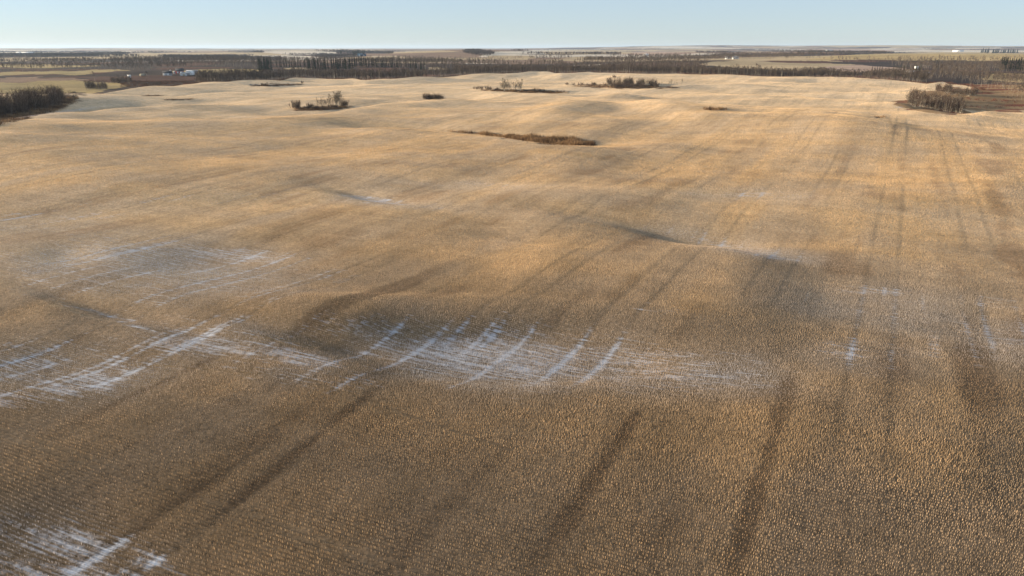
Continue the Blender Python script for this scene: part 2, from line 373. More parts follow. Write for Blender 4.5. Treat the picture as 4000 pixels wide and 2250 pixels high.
def field_at(u, v):
    best = np.zeros(np.shape(u)); idx = np.full(np.shape(u), -1)
    u = u + 60*fbm(u/130, v/9, 51, 3); v = v + 3.5*fbm(u/90+7, v/14, 54, 3)*np.clip((v-190)/60, .3, 2.2)
    for k, (cu, cv, ru, rv, sl_, cn) in enumerate(FIELDS):
        if cv < 245: rv = rv*1.5
        d = 1 - np.sqrt(((u-cu)/ru)**2 + ((v-cv-sl_*(u-cu))/rv)**2)
        m = d > best; best = np.where(m, d, best); idx = np.where(m, k, idx)
    return best, idx
def openness(x, y, u, v):
    "positive: open field beyond the rim, negative: wood"
    b, idx = field_at(u, v)
    rr = np.hypot(x, y)
    o = .35*fbm(x/500, y/300, 21, 3) + .75*fbm(x/900, y/520, 6, 3) + fbm(x/1800, y/900, 25, 2)*.4 - .02 + .15*sstep(3000,7000,rr)
    o = np.where(rr < 1500, -.3, o)
    return np.where(b > 0, .6, o), idx
opn, fidx = openness(GX, GY, u, v)
bc = wood_floor*(1 + .35*nz2[..., None])
bc = np.where((nz2 > .15)[..., None], brush*(1+.3*nz1[..., None]), bc)
fc = np.where((nz3 > .15)[..., None], tan, np.where((nz3 < -.2)[..., None], palef, till*1.15))
for k, it in enumerate(FIELDS): fc = np.where((fidx == k)[..., None], cmap[it[5]], fc)
fc = fc*(1+.22*nz2[..., None]+.12*nz1[...,None]+.25*fbm(GX/150,GY/28,44,3)[...,None])
bc = np.where((opn > .08)[..., None], fc, bc)
# rough grass of the right-hand valley, outside the field
rough = (((u > 3790) & (v < 424) & (v > 330)) | ell(u, v, [(3860,392,330,34,1,.06),(3660,432,230,20,1,.10),(3600,420,100,10,1,.2),(3700,395,200,35,1,0)]).astype(bool) &
         (ell(u, v, [(3860,390,270,34,1,.10),(3640,422,150,22,1,.12),(3720,380,120,38,1,0),(3890,408,220,30,1,.03)]) > .42 + .25*fbm(GX/9, GY/9, 46, 3)))
grassc = np.array([.31,.195,.10])*(1+.35*fbm(GX/26, GY/9, 27, 3)[...,None])
redb = np.array([.17,.06,.04])
rk = sstep(.05, .35, fbm(GX/30+5, GY/12, 28, 3) )[..., None]
cover = np.where(beyond[..., None], bc, fieldc)
isrough = (rough & (GY > 100) & (GY < 900))
cover = np.where(isrough[..., None], grassc*(1-rk)+redb*rk, cover)
# brown weedy hollows inside the field; thin strips paint shade left of the reeds
WEED_AND_SHADE = [(2150,552,190,14,1,.07),(1950,531,90,5,.9,.09),(1830,520,100,1.8,.62,.08),(1260,424,125,8,1,-.05),(1700,385,42,5,1),(2050,357,190,6,1,.03),(2440,338,220,9,1,.02),
        (1080,333,110,4,1,-.03),(2790,427,55,7,.7),(100,430,230,40,1,-.25),(700,389,70,3,.8,-.03),(600,374,60,3,.6),(3440,458,30,5,.6)]
wd = ell(u, v, WEED_AND_SHADE)*(1+.9*fbm(GX/5, GY/4, 30, 3))
k = sstep(.35, .6, wd)[..., None]*(~beyond)[..., None]
cover = cover*(1-k) + np.array([.085,.048,.027])*(1+.3*nz2[...,None])*k
stub = np.where(beyond | isrough | (k[..., 0] > .5), 0.0, 1.0)
snow = np.where((stub < .5) & (v > 500), 0, snow)
snow = np.where(beyond & (r > 6000), np.maximum(snow, .55*(fbm(GX/500, GY/700, 31, 2) > .25)*(u < 1900)), snow)

m, t, bs = newmat('ground', 1.0, 0.05)
L = t.links.new; N = t.nodes.new
tc = N('ShaderNodeTexCoord'); at = N('ShaderNodeAttribute'); at.attribute_name = 'cover'
an = N('ShaderNodeAttribute'); an.attribute_name = 'snow'; ast = N('ShaderNodeAttribute'); ast.attribute_name = 'stubble'
def tnoise(scale, rot=0.0, sc3=(1,1,1), detail=4, rough_=.55):
    mp = N('ShaderNodeMapping'); mp.vector_type = 'TEXTURE'; mp.inputs['Rotation'].default_value = (0, 0, rot)
    mp.inputs['Scale'].default_value = sc3
    n = N('ShaderNodeTexNoise'); n.inputs['Scale'].default_value = scale; n.inputs['Detail'].default_value = detail
    n.inputs['Roughness'].default_value = rough_
    L(tc.outputs['Object'], mp.inputs[0]); L(mp.outputs[0], n.inputs[0]); return n.outputs[0]
def mth(op, a, b=None, c=None, clamp=False):
    n = N('ShaderNodeMath'); n.operation = op; n.use_clamp = clamp
    for q, val in enumerate((a, b, c)):
        if val is None: continue
        if isinstance(val, (int, float)): n.inputs[q].default_value = val
        else: L(val, n.inputs[q])
    return n.outputs[0]
def mrange(x, a, b, c, d, smooth=False):
    n = N('ShaderNodeMapRange'); n.interpolation_type = 'SMOOTHSTEP' if smooth else 'LINEAR'
    L(x, n.inputs[0])
    for q, val in zip((1,2,3,4), (a,b,c,d)): n.inputs[q].default_value = val
    return n.outputs[0]
fine = tnoise(2.2, 0, (1,1,1), 5, .7)                                # chaff, tufts
mid_ = tnoise(0.33, 0, (1,1,1), 4, .6)
rowdir = math.atan2(RD[1], RD[0]); passdir = math.atan2(PD[1], PD[0])
nrow = tnoise(3.6, rowdir, (16, 1, 1), 3, .6)                          # drawn out along the rows
nrow2 = tnoise(.5, rowdir, (9, 1, 1), 3, .6)
npass = tnoise(0.5, passdir, (14, 1, 1), 3, .6)
vf = mth('MULTIPLY', mrange(fine, .3, .7, .62, 1.38), mrange(mid_, .3, .7, .88, 1.12))
vf = mth('MULTIPLY', vf, mrange(npass, .3, .7, .90, 1.10))
vf = mth('MULTIPLY', vf, mrange(nrow2, .3, .7, .90, 1.10))
sca = N('ShaderNodeVectorMath'); sca.operation = 'SCALE'; L(at.outputs['Color'], sca.inputs[0]); L(vf, sca.inputs['Scale'])
# snow lies in the troughs between rows
sn = mth('MULTIPLY_ADD', mth('SUBTRACT', nrow, .5), 2.6, mth('MULTIPLY_ADD', an.outputs['Fac'], 1.0, -.86))
sn = mth('ADD', sn, mth('MULTIPLY', mth('SUBTRACT', fine, .5), 1.5))
sn = mth('MULTIPLY', mrange(sn, -.25, .95, 0, .68, True), mrange(an.outputs['Fac'], .08, .3, 0, 1, True))
mix = N('ShaderNodeMix'); mix.data_type = 'RGBA'; mix.inputs[7].default_value = (.66, .71, .80, 1)
L(sn, mix.inputs[0]); L(sca.outputs[0], mix.inputs[6]); L(mix.outputs[2], bs.inputs['Base Color'])
bp = N('ShaderNodeBump'); bp.inputs['Strength'].default_value = .55; bp.inputs['Distance'].default_value = .12
L(mth('ADD', fine, mth('MULTIPLY', nrow, .5)), bp.inputs['Height']); L(bp.outputs[0], bs.inputs['Normal'])
M['ground'] = m
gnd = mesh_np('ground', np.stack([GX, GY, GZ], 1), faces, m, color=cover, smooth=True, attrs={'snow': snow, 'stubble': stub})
tag(gnd, kind='structure')

# ------------------------------------------------------------------ stubble: cut straw in drilled rows
def ground_masks(x, y, z):
    u, v = project(x, y, z)
    return u, v
SEGS = [((-100,1640),(1900,2330),.14), ((-100,1662),(1900,2362),.10), ((0,1745),(700,1985),.0), ((1150,1470),(2000,1760),.14), ((560,1425),(1150,1480),.12),
        ((200,1188),(640,1300),.25), ((980,1312),(1330,1385),.25)]
GS = []
for a, b, w_ in SEGS:
    if w_ <= 0: continue
    GS.append((place(*a)[:2], place(*b)[:2], w_))
V_, F_, C_ = [], [], []
base = 0
ROW = 0.30
def blades(x, y, reps, hbase, wide, jit):
    "stand cut straws at the given points"
    global base
    n = len(x)
    if not n: return
    d = np.hypot(x, y)
    px = x*PN[0]+y*PN[1]; pq = x*PD[0]+y*PD[1]
    tr = tracks(px, pq); g, dk = patch(x, y)
    keep = rng.random(n) > .15*tr + .38*sstep(.15,.75,dk) + .04
    for (ax, ay), (bx, by), w_ in GS:
        L2 = (bx-ax)**2+(by-ay)**2; t_ = np.clip(((x-ax)*(bx-ax)+(y-ay)*(by-ay))/L2, 0, 1)
        keep &= ~((np.hypot(x-ax-t_*(bx-ax), y-ay-t_*(by-ay)) < w_) & (rng.random(n) < .85))
    x, y, d, g, dk, tr, wide = (a_[keep] for a_ in (x, y, d, g, dk, tr, wide)); n = len(x)
    z = height(x, y)
    uu, vv = project(x, y, z)
    weed = ell(uu, vv, WEED_AND_SHADE)*(1+.9*fbm(x/5, y/4, 30, 3)) > .42
    rgh = ell(uu, vv, [(3860,390,270,34,1,.10),(3640,422,150,22,1,.12),(3720,380,120,38,1,0),(3890,408,220,30,1,.03)]) > .42 + .25*fbm(x/9, y/9, 46, 3)
    rgh |= (uu > 3790) & (vv < 424) & (vv > 330)
    keep = ~weed & ~rgh & (vv < 2420) & (uu > -120) & (uu < 4120) & (y - edge_y(uu) < 6 + 5*vnoise(x/18, y/18, 3))
    x, y, d, g, dk, tr, z, wide = (a_[keep] for a_ in (x, y, d, g, dk, tr, z, wide)); n = len(x)
    if not n: return
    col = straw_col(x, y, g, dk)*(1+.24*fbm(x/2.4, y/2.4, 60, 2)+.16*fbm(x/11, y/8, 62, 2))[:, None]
    fr = (.85*np.clip(frost_at(uu[keep], vv[keep])*1.2, 0, 1)*(.75+.5*fbm(x/7, y/5, 63, 2)))[:, None]
    col = col*(1-fr) + np.array([.42,.46,.54])*fr
    for rep in range(reps):
        h = (hbase + .06*rng.random(n))*(1-.3*tr)*(1-.25*sstep(.1,.7,dk))*(1+.2*g)
        wd_ = (.012+.012*rng.random(n))*wide
        an_ = R(135) + rng.normal(0, .42, n)
        ox = rng.normal(0, jit, n); oy = rng.normal(0, jit, n)
        lx = rng.normal(0, .10, n)*h; ly = rng.normal(0, .10, n)*h
        bx, by = np.cos(an_)*wd_/2, np.sin(an_)*wd_/2
        cx, cy = x+ox, y+oy
        P = np.empty((n, 4, 3), np.float32)
        P[:,0] = np.stack([cx-bx, cy-by, z-.03], 1); P[:,1] = np.stack([cx+bx, cy+by, z-.03], 1)
        P[:,2] = np.stack([cx+bx*.8+lx, cy+by*.8+ly, z+h], 1); P[:,3] = np.stack([cx-bx*.8+lx, cy-by*.8+ly, z+h], 1)
        V_.append(P.reshape(-1, 3)); F_.append((base + np.arange(n*4).reshape(-1, 4)).astype(np.int32)); base += n*4
        cc = col*(.76+.48*rng.random((n, 1)))
        C_.append(np.repeat(cc, 4, 0).astype(np.float32))
D0, PW = 92.0, 1.75
# near: drilled rows
ks = np.arange(-120/ROW, 200/ROW)
for k0 in range(0, len(ks), 60):
    K, T = np.meshgrid(ks[k0:k0+60], np.arange(-190, 150, .10))
    K = K.ravel(); T = T.ravel()
    x = K*ROW*RN[0] + T*RD[0]; y = K*ROW*RN[1] + T*RD[1]
    q = (y > 20) & (y < 160) & (np.abs(x) < y*.80+12)
    x = x[q]; y = y[q]; d = np.hypot(x, y); q = d < 150
    x, y, d = x[q], y[q], d[q]; p = np.minimum(1, (D0/d)**PW)
    q = rng.random(len(x)) < p; x, y, p = x[q], y[q], p[q]; n = len(x)
    a_ = rng.normal(0, .010, n); b_ = rng.normal(0, .035, n)
    blades(x + a_*RN[0] + b_*RD[0], y + a_*RN[1] + b_*RD[1], 2, .122, p**-.40, .010)
# farther: the same density law, rows no longer resolved
for d0 in range(150, 720, 30):
    dens_ = 2/(ROW*.085)*(D0/(d0+15))**PW
    area = .5*1.52*((d0+30)**2-d0**2)
    n = int(dens_*area)
    a_ = rng.uniform(-.74, .74, n); d = np.sqrt(rng.uniform(d0**2, (d0+30)**2, n))
    x = d*np.sin(a_); y = d*np.cos(a_)
    blades(x, y, 1, .17, (D0/d)**(-PW*.42), 0.0)
print('stubble blades', base//4)
stb = mesh_np('stubble', np.concatenate(V_), np.concatenate(F_), M['straw'], color=np.concatenate(C_))
tag(stb, 'short cut straw stubble standing in drilled rows over the whole near field', 'stubble', kind='stuff')
del V_, F_, C_

# ------------------------------------------------------------------ plants
class TB:
    "triangle collector"
    def __init__(s): s.v = []; s.f = []
    def tri(s, a, b, c):
        k = len(s.v); s.v += [a, b, c]; s.f.append((k, k+1, k+2))
    def tube(s, p, q, r0, r1, n=3, ph=0.0):
        p = np.array(p, float); q = np.array(q, float); d = q-p; L_ = np.linalg.norm(d)+1e-9; d /= L_
        a = np.cross(d, [0.3, .9, .1]); a /= np.linalg.norm(a)+1e-9; b = np.cross(d, a)
        k = len(s.v)
        for i_ in range(n):
            an_ = ph+2*math.pi*i_/n; o = a*math.cos(an_)+b*math.sin(an_)
            s.v += [tuple(p+o*r0), tuple(q+o*r1)]
        for i_ in range(n):
            a0, a1 = k+2*i_, k+2*i_+1; b0, b1 = k+2*((i_+1) % n), k+2*((i_+1) % n)+1
            s.f += [(a0, b0, b1), (a0, b1, a1)]
    def sliver(s, p, q, w_, r_):
        p = np.array(p); q = np.array(q); d = q-p
        o = np.cross(d, r_.normal(0, 1, 3)); o = o/(np.linalg.norm(o)+1e-9)*w_
        s.tri(tuple(p-o), tuple(p+o), tuple(q))
    def arr(s): return np.array(s.v), np.array(s.f)
def bare_tree(seed, h=10.0, spread=1.5, limbs=16, twigs=110, tw=.045, tl=1.1, low=.35, stems=1, r0=.11):
    g = np.random.default_rng(seed); tr, cr = TB(), TB()
    for st in range(stems):
        bx, by = (g.normal(0, .25, 2) if stems > 1 else (0, 0)); hh = h*(1 if st == 0 else g.uniform(.6, .95))
        lean = g.normal(0, .05 if stems == 1 else .16, 2)
        pts = [np.array([bx, by, -.4])]; off = np.zeros(2)
        for k in range(1, 5):
            off = off + lean*hh/4 + g.normal(0, .012, 2)*hh
            pts.append(np.array([bx+off[0], by+off[1], hh*k/4]))
        for k in range(4): tr.tube(pts[k], pts[k+1], r0*(1-.22*k), r0*(1-.22*(k+1)), 4)
        for l in range(limbs//stems):
            f = g.uniform(low, .95); k = min(int(f*4), 3); fr = f*4-k
            p = pts[k]*(1-fr)+pts[k+1]*fr
            an_ = g.uniform(0, 2*math.pi); ln = spread*(1.25-f)*g.uniform(.7, 1.2)*1.25
            q = p + np.array([math.cos(an_)*ln, math.sin(an_)*ln, ln*g.uniform(.7, 1.5)])
            q[2] = min(q[2], hh*1.02)
            cr.tube(p, q, .035, .012, 3)
            for t_ in range(twigs//limbs):
                f2 = g.uniform(.15, 1.0); s_ = p*(1-f2)+q*f2
                e = s_ + np.array([g.normal(0, .45), g.normal(0, .45), g.uniform(.15, 1.0)])*tl*g.uniform(.5, 1.1)
                cr.sliver(s_, e, tw*g.uniform(.6, 1.3), g)
    return tr.arr(), cr.arr()
def shrub(seed, h=2.6, rad=1.6, stems=16, twigs=260, tw=.03):
    g = np.random.default_rng(seed); tr, cr = TB(), TB()
    for st in range(stems):
        an_ = g.uniform(0, 2*math.pi); rr = rad*math.sqrt(g.random())*.55
        p = np.array([math.cos(an_)*rr, math.sin(an_)*rr, -.2])
        q = p*np.array([1.7, 1.7, 1]) + np.array([g.normal(0, .3), g.normal(0, .3), h*g.uniform(.4, .95)])
        tr.tube(p, q, .035, .015, 3)
        for t_ in range(twigs//stems):
            f2 = g.uniform(.15, 1.0); s_ = p*(1-f2)+q*f2
            e = s_ + np.array([g.normal(0, .36), g.normal(0, .36), g.uniform(.05, .95)])*g.uniform(.5, 1.4)*h/2.6
            e[2] = max(e[2], .05); cr.sliver(s_, e, tw*g.uniform(.6, 1.4), g)
    return tr.arr(), cr.arr()
def spruce(seed, h=13.0, rad=2.3, n=620):
    g = np.random.default_rng(seed); tr, cr = TB(), TB()
    tr.tube((0, 0, -.4), (0, 0, h*.96), .17, .03, 6)
    for k in range(n):
        f = g.random()**.8; z = h*(.07+.92*f)
        R_ = rad*(1-f)**.8*(.8+.3*math.sin(f*38+seed))*g.uniform(.55, 1.08)+.12
        an_ = g.uniform(0, 2*math.pi)
        d = np.array([math.cos(an_), math.sin(an_), 0]); s_ = np.array([-d[1], d[0], 0])
        w_ = .16+.26*(1-f)*g.random()
        base_ = d*R_*g.uniform(.0, .45) + np.array([0, 0, z])
        tip = d*R_ + np.array([0, 0, z - R_*g.uniform(.12, .42)])
        mid_p = base_*.45+tip*.55 + np.array([0, 0, .1])
        cr.tri(tuple(base_), tuple(mid_p-s_*w_), tuple(tip)); cr.tri(tuple(base_), tuple(tip), tuple(mid_p+s_*w_))
    cr.tube((0, 0, h*.93), (0, 0, h*1.02), .09, .01, 3)
    return tr.arr(), cr.arr()
def me_of(name, va, mat): return mesh_np(name, va[0], va[1], mat, link=False)

ASP = [bare_tree(10+i_, h=10, spread=1.3+.12*i_, limbs=18, twigs=190, tw=.05) for i_ in range(6)]
YNG = [bare_tree(40+i_, h=6, spread=1.3, limbs=16, twigs=150, tw=.045, tl=.9, low=.2, stems=2, r0=.085) for i_ in range(4)]
SHR = [shrub(60+i_, h=2.4+.25*(i_ % 3), rad=1.4+.2*i_, twigs=280, tw=.026) for i_ in range(5)]
BIG = [shrub(80+i_, h=5.2, rad=2.2, stems=20, twigs=380, tw=.030) for i_ in range(4)]
SPR = [spruce(100+i_, h=15, rad=2.3+.15*i_, n=900) for i_ in range(5)]
def protos(lst, trunk_mat, crown_mat, a='trunk', b='crown'):
    return [(me_of(a, t_, M[trunk_mat]), me_of(b, c_, M[crown_mat])) for t_, c_ in lst]
P_ASP = protos(ASP, 'aspen_bark', 'aspen_twig'); P_YNG = protos(YNG, 'aspen_bark', 'willow_twig')
P_SHR = protos(SHR, 'shrub_stem', 'shrub_twig', 'stem', 'twigs'); P_BIG = protos(BIG, 'aspen_bark', 'shrub_twig', 'stem', 'twigs')
P_BIGD = protos(BIG[:2], 'shrub_stem', 'shrub_twig', 'stem', 'twigs')
P_SPR = protos(SPR, 'spruce_bark', 'spruce_leaf'); P_SPL = protos(SPR[:2], 'spruce_bark', 'spruce_olive_sunlit')
def plant(name, P, x, y, s, label, cat, group, sq=1.0, parts=('trunk', 'crown')):
    o = empty(name, (x, y, float(height(x, y))), rng.uniform(0, 6.28), 1.0)
    o.scale = (s*sq, s*sq, s)
    tag(o, label, cat, group)
    a_, b_ = P[rng.integers(len(P))]
    add(parts[0], a_, o); add(parts[1], b_, o)
    return o
SH = ('stem', 'twigs')
def scatter(n, u0, u1, v0, v1, slope=0.0):
    "n points in a band of the ground seen between photo pixels"
    out = []
    for _ in range(n):
        uu = rng.uniform(u0, u1); vv = rng.uniform(v0, v1) + slope*(uu-(u0+u1)/2)
        out.append(place(uu, vv)[:2])
    return out
def thick(n, box, P, name, label, cat, group, s0, s1, parts=SH, sq=1.0):
    for (x, y) in scatter(n, *box): plant(name, P, x, y, rng.uniform(s0, s1), label, cat, group, sq, parts)

# -- clump beside the middle-left of the field
g_a = 'plants of the left-centre thicket'
thick(4, (1142,1172,421,425), P_SHR, 'shrub', 'tall reddish bare shrub at the left end of the left-centre thicket', 'shrub', g_a, 1.3, 2.2)
thick(12, (1160,1215,422,427), P_SHR, 'shrub', 'low dark shrub in the sagging middle of the left-centre thicket', 'shrub', g_a, .45, .75)
thick(3, (1205,1225,421,425), P_SHR, 'shrub', 'round dark shrub left of the young trees in the left-centre thicket', 'shrub', g_a, 1.0, 1.3)
thick(14, (1235,1350,418,423,-.08), P_SHR, 'shrub', 'brown bush under the young trees of the left-centre thicket', 'shrub', g_a, .6, 1.0)
thick(12, (1240,1290,416,420,-.05), P_YNG, 'young_tree', 'thin bare young tree in the lower left group of the left-centre thicket', 'tree', g_a, .6, .85, ('trunk','crown'))
thick(13, (1285,1345,413,418,-.05), P_YNG, 'young_tree', 'thin bare young tree among the tallest of the left-centre thicket', 'tree', g_a, .95, 1.3, ('trunk','crown'))
thick(3, (1345,1362,412,415), P_SHR, 'shrub', 'rounded reddish bush at the right end of the left-centre thicket', 'shrub', g_a, 1.2, 1.5)
# -- bush on the crest
g_b = 'bushes of the small lone clump'
thick(9, (1655,1692,384,388), P_SHR, 'shrub', 'taller brown bush in the left half of the small lone clump', 'shrub', g_b, 1.2, 1.6)
thick(9, (1695,1730,383,386), P_SHR, 'shrub', 'lower dark bush in the right half of the small lone clump', 'shrub', g_b, .9, 1.2)
# -- strip of brush with a stand of young aspens
g_c = 'plants of the long central brush strip'
thick(12, (1850,1915,346,350,.04), P_SHR, 'shrub', 'low dark bush at the left end of the long central brush strip', 'shrub', g_c, .7, 1.1)
thick(10, (1910,1960,349,354,.04), P_SHR, 'shrub', 'small bush left of the young aspens in the central brush strip', 'shrub', g_c, .5, .8)
thick(28, (1955,2035,350,356), P_YNG, 'young_tree', 'slender bare young aspen standing in the central brush strip', 'tree', g_c, .6, 1.3, ('trunk','crown'))
thick(18, (2045,2130,353,358,.02), P_SHR, 'shrub', 'dark reddish bush right of the young aspens in the central strip', 'shrub', g_c, .6, 1.0)
thick(14, (2130,2225,357,360,.03), P_SHR, 'shrub', 'very low bush on the thin right tail of the central brush strip', 'shrub', g_c, .3, .5)
# -- big thicket right of it
g_d = 'plants of the wide right-centre thicket'
thick(16, (2205,2370,330,334,.02), P_SHR, 'shrub', 'low bush on the left tail of the wide right-centre thicket', 'shrub', g_d, .6, 1.2)
thick(24, (2370,2470,327,337), P_BIG, 'tall_shrub', 'tall grey bare shrub in the left part of the wide right-centre thicket', 'shrub', g_d, .9, 1.25)
thick(42, (2390,2565,333,344), P_SHR, 'shrub', 'dark red brown bush in the deep middle of the wide right-centre thicket', 'shrub', g_d, 1.1, 1.8)
thick(10, (2480,2555,326,334), P_BIG, 'tall_shrub', 'tall grey bare shrub in the right part of the wide right-centre thicket', 'shrub', g_d, .7, 1.1)
thick(14, (2560,2665,325,333,-.03), P_YNG, 'young_tree', 'small sparse sapling at the right end of the wide right-centre thicket', 'tree', g_d, .4, .75, ('trunk','crown'))
thick(3, (2385,2402,302,304), P_SHR, 'shrub', 'small far bush on the crest above the wide right-centre thicket', 'shrub', g_d, .8, 1.1)
# -- strip beyond left crest, with a stone pile
g_e = 'bushes of the far left-centre strip'
thick(8, (1000,1045,330,334), P_SHR, 'shrub', 'dark bush beside the stone pile on the far left-centre strip', 'shrub', g_e, .5, .9)
thick(10, (1050,1170,329,333,-.03), P_SHR, 'shrub', 'very low bush along the thin far left-centre strip', 'shrub', g_e, .25, .4)
thick(2, (1178,1186,324,327), P_SHR, 'shrub', 'round brown bush at the right end of the far left-centre strip', 'shrub', g_e, 1.0, 1.2)
for q in range(12):
    x, y, z = place(rng.uniform(972, 1016), rng.uniform(329, 334))
    g = np.random.default_rng(200+q); tb = TB(); n_ = 7; s_ = rng.uniform(.5, 1.1)
    top = np.array([0, 0, s_*.8]); ring = [np.array([math.cos(a_)*s_*g.uniform(.7,1.2), math.sin(a_)*s_*g.uniform(.7,1.1), s_*g.uniform(.2,.6)]) for a_ in np.linspace(0, 2*math.pi, n_+1)[:-1]]
    for i_ in range(n_):
        a_, b_ = ring[i_], ring[(i_+1) % n_]; tb.tri(tuple(a_), tuple(b_), tuple(top))
        lo = a_*np.array([1.05,1.05,0])-np.array([0,0,.2]); lo2 = b_*np.array([1.05,1.05,0])-np.array([0,0,.2])
        tb.tri(tuple(lo), tuple(lo2), tuple(b_)); tb.tri(tuple(lo), tuple(b_), tuple(a_))
    st_ = mesh_np('field_stone', *tb.arr(), M['stone']); st_.location = (x, y, z)
    tag(st_, 'grey brown boulder in the cleared stone pile on the far left-centre strip', 'stone', 'boulders of the stone pile')
# -- dark thicket at the left edge
g_f = 'shrubs of the dark left-edge thicket'
thick(85, (-70,235,384,446,-.16), P_BIGD, 'tall_shrub', 'dense dark shrub in the big thicket cut by the left edge', 'shrub', g_f, .8, 1.6, sq=1.2)
thick(26, (150,300,372,386,-.03), P_SHR, 'shrub', 'low bush where the dark left-edge thicket thins out to the right', 'shrub', g_f, .7, 1.4)
thick(18, (345,412,341,350), P_BIG, 'tall_shrub', 'grey brown bare shrub in the clump right of the yellow pasture', 'shrub', 'shrubs right of the pasture', .9, 1.5)
thick(16, (430,510,318,327), P_BIG, 'tall_shrub', 'dark brown shrub on the slope below the parked trailer', 'shrub', 'shrubs below the trailer', .9, 1.25)
# -- right-hand thicket
g_h = 'shrubs of the right-hand thicket'
thick(75, (3545,3755,392,432,.12), P_BIG, 'tall_shrub', 'leaning many-stemmed bare shrub in the big right-hand thicket', 'shrub', g_h, .75, 1.45, sq=1.0)
thick(12, (3662,3705,352,362), P_BIGD, 'tall_shrub', 'dark bushy shrub at the top left corner above the right-hand thicket', 'shrub', g_h, .9, 1.1)
thick(26, (3695,3810,360,374,.05), P_BIG, 'tall_shrub', 'small grey shrub in the row trailing right above the right-hand thicket', 'shrub', g_h, .6, 1.0)

# -- weeds and reeds in the brown hollows and on the painted shade strips
V_, F_, C_ = [], [], []; base = 0
for (cu, cv, ru, rv, a, *k_) in WEED_AND_SHADE:
    k_ = k_[0] if k_ else 0
    n = int(ru*rv*(2.2 if cv > 480 else .9))
    uu = cu + ru*rng.uniform(-.9, .9, n); vv = cv + rv*rng.uniform(-.9, .9, n) + k_*(uu-cu)
    q = ell(uu, vv, WEED_AND_SHADE)*(1+.3*rng.normal(0,1,n)) > .45
    uu, vv = uu[q], vv[q]; n = len(uu)
    z = np.zeros(n)
    for _ in range(10):
        y = flat_y(vv, z); x = (uu-CX)/F*(y*CP+(HC-z)*SP); z = .5*z+.5*height(x, y)
    z = height(x, y)
    for rep in range(3):
        h = rng.uniform(.4, 1.3, n)*(1.0 if cv > 480 else .7)*(1+.8*fbm(x/4, y/4, 48, 2)); w_ = rng.uniform(.03, .08, n)*(1 if cv > 480 else 1.6); an_ = rng.random(n)*np.pi
        jx, jy = rng.normal(0, .4, n), rng.normal(0, .4, n); lx, ly = rng.normal(0, .2, n), rng.normal(0, .2, n)
        P = np.empty((n, 3, 3))
        P[:,0] = np.stack([x+jx-np.cos(an_)*w_, y+jy-np.sin(an_)*w_, z-.05], 1)
        P[:,1] = np.stack([x+jx+np.cos(an_)*w_, y+jy+np.sin(an_)*w_, z-.05], 1)
        P[:,2] = np.stack([x+jx+lx, y+jy+ly, z+h], 1)
        V_.append(P.reshape(-1,3)); F_.append(base+np.arange(n*3).reshape(-1,3)); base += n*3
        t_ = rng.random((n,1)); t_ = np.clip(t_*.6+.3+.8*fbm(x/5, y/3, 49, 2)[:,None], 0, 1)
        C_.append(np.repeat(np.array([.075,.038,.022])*(1-t_)+np.array([.36,.23,.12])*t_, 3, 0))
wdm = mesh_np('dry_weeds', np.concatenate(V_), np.concatenate(F_), M['wood_mass'], color=np.concatenate(C_))
tag(wdm, 'rusty brown dry reeds and weeds filling the unmown hollows of the field', 'weeds', kind='stuff')

# ------------------------------------------------------------------ tree belts
def belt_label(u):
    if u < 1000: return 'bare grey aspen in the rim tree belt right of the farmyard', 'aspens right of the farmyard'
    if u < 1400: return 'bare aspen with pale trunk below the left half of the spruce row', 'aspens below the left spruces'
    if u < 1700: return 'bare aspen with pale trunk below the right half of the spruce row', 'aspens below the right spruces'
    if u < 2200: return 'bare aspen in the tree belt between spruce row and right-centre thicket', 'aspens in the middle of the belt'
    if u < 2700: return 'bare aspen in the tree belt straight behind the right-centre thicket', 'aspens behind the right-centre thicket'
    if u < 3250: return 'tall pale-stemmed aspen in the belt in front of the long tan field', 'aspens before the tan field'
    return 'short bare aspen in the belt in front of the white farmhouse', 'aspens before the white farmhouse'
us = np.sort(rng.uniform(760, 3600, 255))
for uu in us:
    s_ = rng.uniform(9, 30)
    y = float(edge_y(uu)) + s_; x = (uu-CX)/F*(y*CP+HC*SP)
    lb, gr = belt_label(uu)
    sz = .95 + .12*math.sin(uu/90) + rng.uniform(-.15, .15)
    if uu > 3250: sz *= .72
    if uu < 1000: sz *= .8
    plant('aspen_tree', P_ASP, x, y, sz, lb, 'tree', gr)
for (x, y) in scatter(40, 3780, 4020, 330, 352, .10):
    plant('aspen_tree', P_ASP, x, y, rng.uniform(.42, .6), 'bare aspen in the slanting belt cut by the right edge', 'tree', 'aspens at the right edge')

